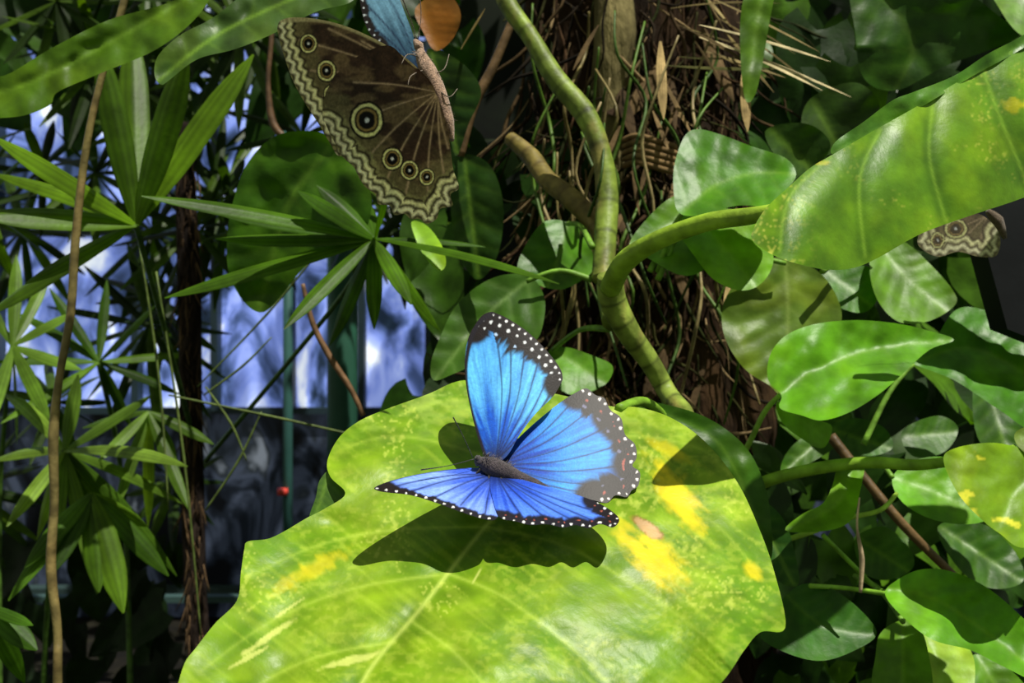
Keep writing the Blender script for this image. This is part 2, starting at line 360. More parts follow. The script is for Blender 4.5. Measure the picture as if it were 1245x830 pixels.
# ================= HANGING BUTTERFLY (closed wings, underside)
def ringspots(V,c,spots):
    x,y=V[:,0],V[:,1]
    for cx,cy,rx,ry in spots:
        e=np.sqrt(((x-cx)/rx)**2+((y-cy)/ry)**2)+(fbm(x/5,y/5,66)-.5)*.12
        seq=[(1.2,(26,19,15)),(1.04,(235,235,165)),(.84,(22,15,12)),(.72,(150,126,74)),(.58,(8,6,6)),(.16,(235,240,250))]
        for th,cl in seq: c=mix(c,lin(cl),1-sstep(th-.06,th+.03,e))
    return c
def under_col(V,margin,spots,base,vends,bwid=26):
    ml=spline(margin,8);dist,t,_,L=nearest(V,ml);x,y=V[:,0],V[:,1]
    c=np.tile(lin((60,44,34)),(len(V),1));c=c*(.4+1.2*fbm(x/12,y/12,6,4))[:,None]
    c=mix(c,lin((122,104,76)),.65*sstep(.48,.68,fbm(x/26,y/12,8)))
    oz=1-sstep(bwid+6,bwid+28,dist+(fbm(x/12,y/12,31)-.5)*26)
    c=mix(c,lin((120,114,78)),.65*oz)
    c=veinlines(V,c,base,vends,(182,158,130),1.0,.03,.85)
    n=(fbm(x/6,y/6,21)-.5)*9
    wob=2.6*np.sin(t*L/9*2*math.pi/1.6)
    band=(1-sstep(bwid-3,bwid+2,dist+n))
    c=mix(c,lin((150,148,100)),band*.9)
    for a,w,cl in [(1.6,2.0,(40,28,22)),(6.5,2.8,(255,253,216)),(11,1.9,(40,30,24)),(15.5,2.7,(250,248,194)),(20.5,1.9,(44,33,26))]:
        c=mix(c,lin(cl),.97*np.exp(-((dist+wob*.8+n*.35-a)/w)**2))
    c=c*(.65+.7*fbm(x/3.5,y/3.5,71))[:,None]
    return ringspots(V,c,spots)
mh=MB()
hw=[(470,55),(495,75),(518,95),(532,118),(541,145),(547,175),(551,205),(558,228),(548,236),(550,250),(535,254),(531,266),(519,272),(510,266),(499,266),(492,260),(479,261),(474,250),(460,248),(456,236),(445,228),(437,217),(430,203),(416,190),(408,175),(400,160),(392,135),(400,105),(425,75)]
V,Fc=fill(spline(hw,6,True),1.4)
c=under_col(V,[(558,228),(548,236),(550,250),(535,254),(531,266),(519,272),(510,266),(499,266),(492,260),(479,261),(474,250),(460,248),(456,236),(445,228),(437,217),(430,203),(416,190),(408,175),(396,155)],
 [(446,146,18,20),(477,193,11.5,12.5),(498,207,10,11),(519,215,8.5,9.5)],(532,112),[(410,160),(435,205),(462,235),(490,250),(520,258),(545,240),(430,100),(545,180)])
uD=lambda V:.56-.0003*(V[:,0]-450)+.00012*(V[:,1]-140)
mh.add(to3d(V,uD(V)-.0012),[f[::-1] for f in Fc],c,0)
fw=[(343,24),(358,21),(385,23),(415,30),(445,42),(475,58),(505,80),(528,108),(520,125),(480,130),(440,160),(415,190),(400,172),(387,150),(370,124),(356,98),(346,70),(338,42),(338,30)]
V,Fc=fill(spline(fw,6,True),1.4)
c=under_col(V,[(338,28),(338,42),(346,70),(356,98),(370,124),(387,150),(402,174),(416,192)],[(375,53,9.5,11),(397,86,10.5,12),(403,114,8.5,10)],(520,105),[(350,45),(360,85),(380,120),(400,150),(400,35),(440,50)],22)
d2,_,_,_=nearest(V,spline([(343,24),(385,23),(415,30),(445,42),(475,58),(505,80)],6));c=mix(c,lin((200,190,145)),.8*(1-sstep(2,5,d2)))
mh.add(to3d(V,uD(V)+.0012),[f[::-1] for f in Fc],c,0)
def fd(V): return .575-.00018*(V[:,0]-500)-.0001*(V[:,1]-40)
blue_wing(mh,[(430,-70),(455,-60),(478,-20),(492,15),(503,45),(508,75),(515,100),(500,85),(480,68),(462,55),(448,38),(440,15),(435,-20)],[(430,-70),(435,-20),(440,15),(448,38),(462,55)],(512,95),[(440,0),(450,30),(465,50),(455,-30)],2,fd,lambda t:9+0*t,(52,86,110),(100,145,172),row=((3,1.2,9,(210,220,225)),),mi=1)
def bc2(t,v): return lin((150,122,102))*(0.6+.8*vnoise(v[:,0]*700,v[:,2]*700,3))[:,None]
tube(mh,[P(509,57,.548),P(513,70,.546),P(520,85,.544),P(530,104,.543),P(538,125,.543),P(545,148,.543),P(550,172,.545)],[.0018,.0038,.0052,.0048,.0042,.0036,.001],(0,0,0),10,2,5,bc2)
tube(mh,[P(504,48,.547),P(509,56,.547),P(514,64,.547)],[.001,.0032,.001],(0,0,0),8,2,4,bc2)
for e in [((512,70,.544),(496,66,.535),(488,78,.53)),((518,84,.543),(500,92,.532),(496,104,.53)),((526,90,.542),(540,84,.54),(546,66,.55)),((532,108,.54),(546,118,.538),(556,108,.545))]:
    ptube(mh,e,[.9,.7,.5],lin((110,95,80)),5,2,4)
for e in [((506,48,.547),(500,25,.545),(488,-5,.54)),((508,48,.547),(512,20,.548),(510,-8,.55))]:
    ptube(mh,e,[.5,.5,.9],lin((70,50,35)),5,2,4)
for i in range(200):
    t=random.random();c0=P(511+t*34,62+t*85,.545);a=random.uniform(0,6.28)
    dv=np.array([math.cos(a),math.sin(a),.1]);o=c0+dv*.003
    tube(mh,[o,o+dv*.003-np.array([0,0,.001])],[.0002,.00004],lin(random.choice([(170,145,125),(110,90,75),(80,62,50)])),3,2,1)
mh.obj('blue_morpho_butterfly',[M_brown,M_blue,M_body])

mt=MB()
V,Fc=fill(spline([(1117,285),(1130,262),(1160,255),(1195,262),(1215,285),(1212,310),(1190,312),(1165,306),(1140,312),(1118,300)],6,True),1.8)
c=under_col(V,[(1215,285),(1212,310),(1190,312),(1165,306),(1140,312),(1118,300),(1117,285)],[(1140,292,8,9),(1162,278,13,11)],(1200,262),[(1130,300),(1160,306),(1190,308)],16)
c=mix(c,lin((130,118,100)),.35*np.ones(len(V)))
mt.add(to3d(V,.70-.0001*(V[:,0]-1160)),[f[::-1] for f in Fc],c,0)
mt.add(to3d(V,.712+.0002*(V[:,1]-255)),Fc,c,0)
tube(mt,[P(1200,256,.70),P(1212,268,.70),P(1222,290,.70)],[.002,.005,.0015],lin((90,75,60)),8,1,5)
mt.obj('blue_morpho_butterfly',[M_brown,M_body])

# ================= BIG UPPER RIGHT LEAF
mb=MB()
URV=[spline(q,8) for q in [((1010,190),(960,240),(948,305)),((1070,158),(1045,220),(1052,312)),((1135,122),(1130,190),(1150,268)),((1195,84),(1215,140),(1250,225)),((1250,48),(1300,100),(1345,180))]]
def ur_col(V,c,dist,t,sg):
    x,y=V[:,0],V[:,1];n=fbm(x/8,y/8,9)
    for cx,cy,a,b in [(1232,128,16,11),(1000,198,13,3)]:
        e=np.sqrt(((x-cx)/a)**2+((y-cy)/b)**2)+(n-.5)*.9;c=mix(c,lin((205,195,20)),.8*(1-sstep(.65,1.1,e)))
    sp=vnoise(x/2.7,y/2.7,8);near=np.exp(-((x-930)/40)**2)+.5*sstep(.6,.75,fbm(x/40,y/30,12))
    c=mix(c,lin((215,215,95)),.7*sstep(.68,.8,sp)*np.clip(near,0,1))
    c=mix(c,lin((50,90,14)),.55*sstep(.5,.75,fbm((x+y)/60,(y-x)/60,19)))
    for l in URV:
        dd,_,_,_=nearest(V,l);c=mix(c,lin((140,178,60)),.45*np.exp(-(dd/1.8)**2));c=mix(c,lin((45,82,12)),.35*np.exp(-((dd-5)/4)**2))
    return c
def ur_depth(V):
    x,y=V[:,0],V[:,1];u=.56/F
    D=.56+(.35*(x-1180)-.65*(y-165))*u
    for l in URV:
        dd,_,_,_=nearest(V,l);D=D+.0042*np.exp(-(dd/20)**2)
    return D+.004*(fbm(x/60,y/60,3,2)-.5)
main_r=[(915,292),(917,276),(932,252),(958,228),(985,204),(1012,188),(1060,160),(1110,132),(1170,96),(1225,62),(1290,20),(1400,0),(1480,40),(1450,110),(1380,170),(1300,215),(1245,240),(1180,262),(1120,284),(1070,312),(1040,325),(1010,328),(975,322),(940,310)]
leaf(mb,main_r,[(936,252),(1010,196),(1100,145),(1200,86),(1300,30),(1400,10)],.56,col=(94,136,20),fold=0,curl=.5,step=2.8,vc=.0,puck=0,seed=21,colfn=ur_col,wave=.12,ns=1.6,depthfn=ur_depth,mott=.6)
leaf(mb,[(1011,187),(1016,172),(1050,148),(1085,122),(1110,112),(1160,92),(1200,66),(1245,42),(1300,5),(1300,20),(1245,58),(1180,94),(1120,130),(1060,162),(1030,180)],[(1012,187),(1100,140),(1200,82),(1300,12)],.575,tx=.35,ty=-.5,col=(62,108,20),veins=9,vc=.1,seed=5,wave=.05)
ptube(mb,[(958,250,.565),(915,262,.58),(860,270,.60),(800,292,.63),(760,318,.66),(742,350,.70)],[5,10,11,12,14,15],lin((128,158,44)),12,1,8)
mb.obj('pothos_leaf',[M_big,M_stem])

# ================= POTHOS VINE
mv=MB()
def L_(pts,mid,d,**k): leaf(mv,pts,mid,d,**k)
G1=(58,108,14);G2=(82,134,18);G3=(46,84,12);GD=(38,72,12)  # greens vary from leaf to leaf, partly painting in lit and shaded leaves
L_([(832,166),(848,157),(875,163),(915,178),(955,192),(968,212),(955,232),(935,250),(895,250),(850,262),(825,258),(819,232),(820,200)],[(833,255),(870,225),(920,210),(966,212)],.80,col=(64,114,14),ty=-.8,tx=-.2)
L_([(765,298),(790,262),(820,238),(850,238),(858,262),(850,300),(858,325),(830,335),(790,315)],[(850,240),(820,270),(770,298)],.86,col=(76,122,22),ty=-.6)
L_([(832,258),(870,252),(915,262),(935,290),(940,320),(925,345),(900,353),(868,340),(845,312),(828,285)],[(845,262),(880,300),(920,350)],.82,col=(96,146,18),ty=-.7)
L_([(928,318),(955,312),(995,330),(1018,362),(1022,395),(995,430),(958,482),(935,468),(905,448),(882,412),(878,375),(892,345),(905,325)],[(955,320),(958,380),(955,478)],.86,col=(84,110,34),ty=-.3,tx=.2,fold=.2,vc=.3,vein_light=(145,165,85),puck=.3)
L_([(1160,413),(1130,402),(1090,393),(1040,389),(990,394),(955,408),(936,432),(934,462),(950,480),(948,496),(975,505),(1000,511),(1035,500),(1070,478),(1100,452),(1130,425)],[(948,478),(990,450),(1060,425),(1155,413)],.76,col=(84,140,18),ty=-.8,fold=-.5,vc=.2)
L_([(945,488),(975,505),(1000,512),(1012,520),(1000,545),(970,530),(950,512)],[(948,492),(1000,530)],.78,col=(98,140,18),ty=-.4,tx=.4)
L_([(1108,440),(1130,425),(1160,378),(1195,376),(1240,398),(1290,430),(1310,480),(1260,522),(1215,498),(1160,462)],[(1112,440),(1190,425),(1300,490)],.86,col=(62,116,16),ty=-.8,vc=.1)
L_([(1062,300),(1095,292),(1130,320),(1160,355),(1160,372),(1130,390),(1095,392),(1070,370),(1058,335)],[(1070,300),(1105,340),(1150,378)],.92,col=(84,126,20),ty=-.7)
L_([(1000,330),(1040,322),(1062,330),(1068,360),(1050,380),(1018,372),(1000,350)],[(1005,330),(1060,372)],.94,col=G1)
L_([(1147,560),(1160,545),(1205,538),(1250,546),(1300,560),(1320,620),(1250,665),(1215,648),(1190,628),(1165,600)],[(1290,560),(1240,590),(1215,640)],.68,col=(104,140,20),ty=-.8,var=.2)
L_([(1235,525),(1270,515),(1300,540),(1270,560),(1240,545)],[(1240,530),(1290,545)],.70,col=(80,100,24),step=4)
L_([(1085,580),(1110,560),(1150,556),(1190,580),(1215,610),(1200,632),(1165,637),(1125,628),(1095,608)],[(1090,582),(1140,600),(1205,632)],.80,col=(88,146,20),ty=-.8)
L_([(1076,722),(1092,704),(1120,692),(1155,694),(1200,714),(1245,752),(1290,800),(1265,828),(1220,810),(1180,790),(1135,778),(1100,752)],[(1080,715),(1150,735),(1270,822)],.68,col=(82,140,20),ty=-.8,fold=-.4,vc=.2)
L_([(1064,800),(1070,770),(1095,754),(1118,762),(1130,800),(1132,845),(1100,880),(1070,860),(1060,830)],[(1098,756),(1098,875)],.74,col=(86,128,24),ty=-.5)
L_([(1122,764),(1150,770),(1180,790),(1185,830),(1170,880),(1140,860),(1132,810)],[(1126,766),(1160,870)],.76,col=(142,182,60),ty=-.8)
L_([(1185,795),(1230,815),(1260,860),(1230,890),(1190,860),(1175,825)],[(1188,797),(1240,880)],.8,col=(76,125,20))
L_([(948,732),(975,710),(1010,715),(1045,740),(1066,770),(1040,790),(1000,803),(960,795),(925,775),(938,755)],[(955,722),(1000,760),(1060,772)],.70,col=(44,90,16),ty=-.7,vc=.1)
L_([(905,612),(930,610),(955,635),(968,680),(970,712),(945,705),(925,670)],[(915,612),(965,710)],.74,col=(36,76,16),ty=-.4)
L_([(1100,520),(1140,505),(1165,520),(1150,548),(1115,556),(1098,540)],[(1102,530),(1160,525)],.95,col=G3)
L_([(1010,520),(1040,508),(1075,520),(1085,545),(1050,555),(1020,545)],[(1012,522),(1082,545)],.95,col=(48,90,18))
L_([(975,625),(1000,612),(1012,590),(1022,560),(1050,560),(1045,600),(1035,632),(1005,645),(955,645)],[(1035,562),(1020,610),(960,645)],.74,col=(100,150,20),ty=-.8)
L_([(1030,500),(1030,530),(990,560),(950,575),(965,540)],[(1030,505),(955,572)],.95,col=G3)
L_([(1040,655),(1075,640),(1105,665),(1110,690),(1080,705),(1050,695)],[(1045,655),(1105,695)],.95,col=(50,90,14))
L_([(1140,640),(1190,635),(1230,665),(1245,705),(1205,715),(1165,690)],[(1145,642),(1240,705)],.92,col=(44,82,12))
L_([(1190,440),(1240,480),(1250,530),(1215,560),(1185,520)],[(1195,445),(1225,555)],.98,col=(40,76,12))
L_([(770,488),(820,494),(868,512),(908,545),(930,590),(938,640),(936,680),(905,650),(880,600),(840,560),(790,520)],[(775,492),(875,540),(932,670)],.66,col=(48,86,14),ty=-.3,fold=-.1,vc=.1)  # added leaf; its dark green stands in for the large leaf's shaded rim
L_([(527,462),(524,440),(535,410),(552,375),(580,348),(612,334),(645,336),(662,362),(660,395),(650,415),(620,430),(585,440),(550,455)],[(640,342),(590,385),(530,460)],.86,col=(54,88,22),ty=-.4,vc=.35,vein_light=(120,150,80))
L_([(630,318),(645,288),(665,268),(695,272),(715,292),(722,325),(705,342),(680,352),(650,345),(632,335)],[(690,272),(680,310),(665,350)],.95,col=(58,105,16),ty=-.6)
L_([(668,425),(690,422),(720,432),(745,445),(735,468),(700,480),(675,470),(665,448)],[(672,425),(738,466)],.95,col=(74,122,16))
L_([(620,372),(650,360),(662,372),(655,398),(632,405)],[(625,372),(655,398)],.9,col=(44,80,14),step=4)
L_([(282,250),(300,200),(335,165),(385,160),(420,178),(440,205),(452,245),(440,285),(400,300),(365,330),(340,362),(318,380),(295,365),(278,330),(276,290)],[(400,180),(350,250),(315,378)],.95,col=(50,86,12),ty=.1,vc=.15,step=5)
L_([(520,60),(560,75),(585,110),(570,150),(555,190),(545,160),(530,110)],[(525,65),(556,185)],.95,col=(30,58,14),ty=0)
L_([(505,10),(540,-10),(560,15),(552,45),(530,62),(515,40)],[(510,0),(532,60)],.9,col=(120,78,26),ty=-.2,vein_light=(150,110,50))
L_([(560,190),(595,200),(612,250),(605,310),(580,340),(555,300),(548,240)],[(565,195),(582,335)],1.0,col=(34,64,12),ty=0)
L_([(500,270),(520,275),(538,300),(542,322),(532,328),(512,305)],[(502,272),(538,325)],.9,col=(125,170,40),step=4)
L_([(188,92),(192,68),(220,42),(258,22),(300,-10),(350,-40),(440,-40),(430,0),(385,14),(330,42),(285,60),(240,72),(205,98),(196,103)],[(192,98),(260,45),(340,5),(430,-30)],.66,col=(62,90,36),ty=-.4,fold=-.3,vc=.3)
L_([(-60,110),(-20,95),(10,90),(60,60),(130,25),(200,5),(260,-20),(240,20),(190,60),(120,90),(70,112),(60,128),(20,142),(-40,140)],[(-50,125),(60,90),(250,-15)],.8,col=(66,98,14),ty=-.3,step=4)
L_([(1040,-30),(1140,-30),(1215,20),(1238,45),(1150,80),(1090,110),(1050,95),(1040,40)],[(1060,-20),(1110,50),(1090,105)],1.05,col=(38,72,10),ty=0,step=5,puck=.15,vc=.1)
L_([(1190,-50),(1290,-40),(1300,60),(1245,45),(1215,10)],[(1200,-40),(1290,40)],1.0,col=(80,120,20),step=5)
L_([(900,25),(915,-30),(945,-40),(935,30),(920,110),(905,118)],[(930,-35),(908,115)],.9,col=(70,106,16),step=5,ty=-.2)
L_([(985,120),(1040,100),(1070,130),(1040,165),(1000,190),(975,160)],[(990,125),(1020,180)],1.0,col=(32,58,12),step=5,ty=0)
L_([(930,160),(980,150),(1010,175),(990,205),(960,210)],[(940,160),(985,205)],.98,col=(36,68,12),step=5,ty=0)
gs=lin((104,122,44));gb=lin((112,100,50))
def ring(col,col2,k=9):
    def f(t,v):
        c=np.tile(col,(len(v),1));n=fbm(v[:,0]*120,v[:,2]*35,9,3)
        c=mix(c,lin((128,108,66)),.6*sstep(.5,.75,n))
        c=mix(c,lin(col2),.8*np.exp(-(((t*k)%1-.5)/.05)**2));return c*(.45+1.05*fbm(v[:,0]*150,v[:,2]*50,4))[:,None]
    return f
ptube(mv,[(600,-60,.95),(615,0,.93),(645,45,.92),(675,95,.91),(712,140,.90),(732,190,.89),(738,240,.88),(736,290,.86),(733,340,.84)],[11,12,11,13,14,12,14,13,13],gs,12,1,12,ring(gs,(52,60,24),11))
ptube(mv,[(620,168,1.0),(645,190,.98),(665,218,.95),(695,242,.92),(725,275,.90),(735,320,.86)],[9,12,12,13,12,11],gb,12,1,12,ring(gb,(72,54,28),8))
ptube(mv,[(742,335,.74),(745,365,.75),(765,405,.76),(790,440,.77),(812,478,.77),(835,510,.72),(800,540,.68)],[16,17,15,13,12,10,8],gs,14,1,12,ring(lin((118,136,54)),(70,80,32),9))
ptube(mv,[(735,320,.88),(740,360,.84),(746,390,.8)],[12,14,14],gs,12,1,6)
ptube(mv,[(898,600,.8),(940,582,.78),(1000,568,.76),(1060,562,.74),(1110,565,.73),(1160,560,.71),(1235,545,.70)],[8,8,8,7.5,7,6,5],lin((122,160,44)),10,1,6)
ptube(mv,[(948,480,.76),(930,500,.77),(915,530,.78),(900,560,.8)],[3,3.5,3.5,4],lin((130,170,60)),8,1,6)
ptube(mv,[(960,655,.76),(990,645,.76),(1030,630,.76),(1070,620,.76),(1090,600,.78)],[3.5,3.5,3,3,2.5],lin((140,175,60)),8,1,6)
ptube(mv,[(1000,650,.76),(1040,690,.76),(1065,715,.75),(1080,720,.70)],[3,3,3,3],lin((110,155,45)),8,1,6)
ptube(mv,[(985,712,.70),(1030,715,.72),(1080,722,.70)],[3,3,3],lin((120,165,50)),8,1,6)
ptube(mv,[(1010,530,.9),(1050,580,.88),(1100,640,.86),(1160,700,.86)],[7,6,6,5],lin((88,68,42)),8,1,6)
ptube(mv,[(1045,605,.69),(1042,640,.68),(1048,680,.68),(1046,720,.68)],[1.2,1.5,3.6,2.2],lin((170,150,120)),6,1,6)
for q in [(833,255,.80,800,330),(850,240,.86,790,330),(845,262,.82,800,340),(955,320,.86,860,330),(690,272,.95,720,300),(640,342,.86,720,340),(672,425,.95,740,400),(1098,756,.74,1040,700),(1070,300,.92,1000,330),(930,612,.74,910,560),(1110,442,.86,1050,540),(1085,580,.8,1050,566)]:
    ptube(mv,[(q[0],q[1],q[2]),((q[0]+q[3])/2,(q[1]+q[4])/2-12,(q[2]+.85)/2),(q[3],q[4],.85)],[3,3.2,4],lin((105,145,50)),8,1,5)
for i in range(30):
    x=random.uniform(640,900);y=random.uniform(-20,300);d=random.uniform(.9,1.1)
    pts=[(x,y,d)]
    for k in range(4):
        x+=random.uniform(-35,35);y+=random.uniform(50,90);pts.append((x,y,d+random.uniform(-.05,.05)))
    ptube(mv,pts,[1.4,2.4,1.4],lin(random.choice([(72,100,30),(110,98,58),(54,78,26),(130,116,78)])),5,1,5)
def rnd_n(): return np.array([random.uniform(-.5,.5),random.uniform(-1,-.3),random.uniform(-.1,.8)])
def scatter(mg,n,x0,x1,y0,y1,d0,d1,s0,s1,cols):
    for i in range(n):
        d=random.uniform(d0,d1);b=P(random.uniform(x0,x1),random.uniform(y0,y1),d)
        a=random.uniform(-2.6,-.5)
        L=random.uniform(s0,s1)
        hleaf(mg,b,[math.cos(a),random.uniform(-.5,.2),math.sin(a)],rnd_n(),L,L*random.uniform(.55,.8),random.choice(cols),random.uniform(.05,.35))
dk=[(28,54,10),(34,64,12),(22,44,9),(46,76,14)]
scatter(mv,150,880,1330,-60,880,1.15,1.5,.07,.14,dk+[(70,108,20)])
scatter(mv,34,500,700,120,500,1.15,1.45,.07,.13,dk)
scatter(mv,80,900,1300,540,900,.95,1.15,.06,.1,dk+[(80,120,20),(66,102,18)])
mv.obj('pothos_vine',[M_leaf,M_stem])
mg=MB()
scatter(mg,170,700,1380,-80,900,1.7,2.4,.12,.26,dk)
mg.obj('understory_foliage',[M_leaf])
mc=MB()  # unseen leaves above the frame, added to dapple and darken the background
for i in range(760):
    y=random.uniform(1.1,4.2);x=random.uniform(-2.4,2.4);z=H+.5*y+random.uniform(.25,.8)
    if x<.25 and random.random()<.6: continue
    a=random.uniform(0,6.28);L=random.uniform(.16,.36)
    hleaf(mc,np.array([x,y,z]),[math.cos(a),math.sin(a),-.3],[random.uniform(-.3,.3),random.uniform(-.3,.3),1],L,L*.6,random.choice(dk),.2,un=6,vn=4)
mc.obj('shade_canopy',[M_leaf])

# ================= TREE TRUNK with fibre
mt=MB()
pts=[(770,-120),(775,0),(785,150),(790,300),(800,450),(805,600),(810,800),(815,1620)]
c3=spline([P(x,y,1.28) for x,y in pts],10);k=len(c3);S=36;v=[];f=[];cc=[]
for i in range(k):
    for j in range(S):
        a=2*math.pi*j/S;r=.135+.03*fbm(np.array([j/S*9.]),np.array([i*.25]),3)[0]+.012*math.sin(a*7+i*.1)
        v.append(c3[i]+np.array([math.cos(a)*r,math.sin(a)*r*.9,0]))
        n=vnoise(np.array([j*.7]),np.array([i*.4]),5)[0];cc.append(lin((40,28,17))*(.5+n)+lin((110,86,54))*.5*max(0,n-.6))
for i in range(k-1):
    for j in range(S): f.append((i*S+j,i*S+(j+1)%S,(i+1)*S+(j+1)%S,(i+1)*S+j))
mt.add(v,f,cc,0)
bc=[(52,40,25),(78,62,40),(34,26,16),(132,112,80),(52,52,24),(64,46,30),(42,48,20),(28,22,14)]
for i in range(560):
    x=random.uniform(635,915);y=random.uniform(-60,520);u=(x-775)/135
    d=1.28-.14*math.sqrt(max(0,1-u*u*.95))-random.uniform(0,.04)
    lng=random.uniform(40,190);a=random.gauss(math.pi/2,.42);w=random.uniform(.6,2.8)
    p=[(x,y,d)]
    for q in range(4):
        a+=random.gauss(0,.3);x+=math.cos(a)*lng/4;y+=math.sin(a)*lng/4;p.append((x,y,d+random.uniform(-.012,.012)))
    ptube(mt,p,[w*.6,w,w,w*.3],lin(random.choice(bc))*random.uniform(.7,1.2),5,1,4)
for i in range(34):
    x=random.uniform(640,900);y=random.uniform(-30,480);u=(x-775)/135
    d=1.28-.145*math.sqrt(max(0,1-u*u*.95))-.02
    a=random.gauss(math.pi/2,.5);l=random.uniform(40,120)
    blade(mt,P(x,y,d),P(x+math.cos(a)*l,y+math.sin(a)*l,d-random.uniform(0,.05)),random.uniform(8,22)*d/F,random.choice([(70,56,38),(50,37,24),(100,82,56),(42,30,18)]),.05,1)
for r_ in (0,8,16,24,32):
    ptube(mt,[(758,170+r_,1.08),(775,165+r_,1.05),(800,172+r_,1.04),(825,180+r_,1.05),(835,192+r_,1.08)],[3,4,4,4,3],lin((120,98,66)),6,1,5)
ptube(mt,[(742,-40,1.14),(748,40,1.12),(738,120,1.12),(742,200,1.13),(735,300,1.14)],[22,26,20,18,12],lin((98,90,58)),12,0,8)
mt.obj('tree_trunk',[M_bark,M_dry])
md=MB()
for i in range(13):
    x=random.uniform(810,900);y=random.uniform(-20,90);a=random.uniform(-.1,1.1);l=random.uniform(60,170);d=random.uniform(.95,1.1)
    blade(md,P(x,y,d),P(x+math.cos(a)*l,y+math.sin(a)*l*.8,d-random.uniform(-.05,.08)),random.uniform(3,7)*d/F,random.choice([(100,88,54),(72,60,36),(130,116,78),(66,66,32)]),random.uniform(-.05,.16),0)
for s,e in [((850,45),(1035,118)),((850,30),(1010,75)),((870,50),(1000,110)),((560,60),(590,10))]:
    blade(md,P(s[0],s[1],.95),P(e[0],e[1],.9),6*.95/F,(190,176,136),.04)
for i in range(14):
    x=random.uniform(690,900);y=random.uniform(0,330);a=random.uniform(.9,2.2);l=random.uniform(40,110)
    blade(md,P(x,y,1.05),P(x+math.cos(a)*l,y+math.sin(a)*l,1.02),random.uniform(3,8)*1/F,random.choice([(120,100,68),(84,68,44)]),.05)
for x,y,l in [(885,345,60),(803,50,95),(905,80,80)]:
    blade(md,P(x,y,.95),P(x+4,y+l,.93),13*.95/F,(170,146,100),.02)
md.obj('dry_palm_fronds',[M_dry])

# ================= LADY PALMS (left)
def fan(mb,c,ends,w,cols,d,stem=None,dj=.12,sag=.06):
    for e in ends:
        ex,ey=e[0],e[1];ww=e[2] if len(e)>2 else w
        blade(mb,P(c[0],c[1],d),P(ex,ey,d-random.uniform(-dj,dj)),ww*d/F,random.choice(cols) if len(e)<4 else e[3],random.uniform(0,sag))
    if stem: ptube(mb,[(c[0],c[1],d)]+stem,[3,3,4],lin((60,88,30)),6,1,6)
pg=[(58,90,16),(70,106,20),(48,76,14),(86,120,28)]
mp=MB()
fan(mp,(165,272),[(118,48,32),(160,30,38),(228,60,40),(308,66,38),(-10,165,34),(-30,262,40),(-20,385,36),(30,345,24),(215,140,26),(-10,210,24)],26,[(92,126,20),(78,110,18),(66,96,14)],1.0,[(200,400,1.2),(232,520,1.5)])
fan(mp,(455,290),[(172,238,24),(262,290,22),(200,362,24),(282,345,20),(362,232,28),(270,262,20),(680,345,14),(535,402,26),(400,420,26),(345,400,20),(480,180,18),(590,300,10),(430,230,30),(385,225,24),(455,400,20),(500,370,20)],20,[(58,92,14),(72,108,18)],.92,[(400,380,1.2),(250,560,1.6)])
fan(mp,(78,548),[(8,640),(45,655),(62,692),(118,722),(158,748),(215,700),(222,612),(228,567),(-10,560),(5,478),(95,455),(185,480),(150,640),(190,660),(100,640)],18,[(88,118,38),(64,94,22),(110,140,46)],1.25,[(60,700,1.5),(50,900,1.6)],.2,.1)
fan(mp,(120,440),[(20,380),(-10,440),(60,350),(130,340),(190,370),(235,430),(220,480),(160,520),(40,500),(0,515)],13,pg,1.5,[(150,600,1.7),(160,900,1.7)],.25)
fan(mp,(15,420),[(-60,300),(20,310),(60,330),(90,380),(100,450),(60,510),(20,540),(-20,530)],16,[(96,128,42),(78,108,28)],1.4,[(0,600,1.5),(0,900,1.5)],.2)
fan(mp,(110,600),[(120,720,28,(70,102,20)),(150,745,32,(84,116,24)),(60,700,24),(30,690,24),(205,700,24),(10,730,20),(180,640,20)],20,pg,1.15,None,.1)
fan(mp,(180,500),[(215,560),(230,620),(180,640),(140,620),(120,560),(260,540),(100,520)],15,[(100,130,50),(70,98,26)],1.35,None,.1)
fan(mp,(-20,735),[(45,790,26),(40,760,14),(30,830,24)],20,[(66,104,22)],.9,None,.1)
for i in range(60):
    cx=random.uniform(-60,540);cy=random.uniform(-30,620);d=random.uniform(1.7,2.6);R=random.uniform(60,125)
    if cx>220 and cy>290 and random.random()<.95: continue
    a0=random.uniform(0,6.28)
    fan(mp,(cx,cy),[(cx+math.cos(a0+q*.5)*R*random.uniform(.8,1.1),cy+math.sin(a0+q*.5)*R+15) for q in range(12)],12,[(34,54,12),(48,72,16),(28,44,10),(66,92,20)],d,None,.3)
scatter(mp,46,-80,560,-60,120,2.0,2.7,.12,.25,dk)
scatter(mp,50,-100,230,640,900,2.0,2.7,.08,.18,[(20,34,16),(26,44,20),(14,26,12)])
for s,e in [((248,480),(330,410)),((250,620),(318,500)),((170,300),(205,620)),((250,470),(300,560)),((205,480),(480,540)),((400,290),(240,470)),((190,330),(245,780))]:
    ptube(mp,[(s[0],s[1],1.2),((s[0]+e[0])/2+6,(s[1]+e[1])/2,1.2),(e[0],e[1],1.2)],[1.2,1.7,.8],lin((80,95,45)),5,1,5)
def fib(t,v): return lin((38,30,26))*(.3+1.4*vnoise(v[:,0]*150+v[:,1]*70,v[:,2]*60,4))[:,None]
ptube(mp,[(222,150,1.5),(226,240,1.5),(230,350,1.5),(232,480,1.5),(234,600,1.5),(238,720,1.5),(245,900,1.5),(248,1441.5,1.5)],[10,12,14,13,14,13,14,14],lin((40,30,25)),14,2,10,fib)
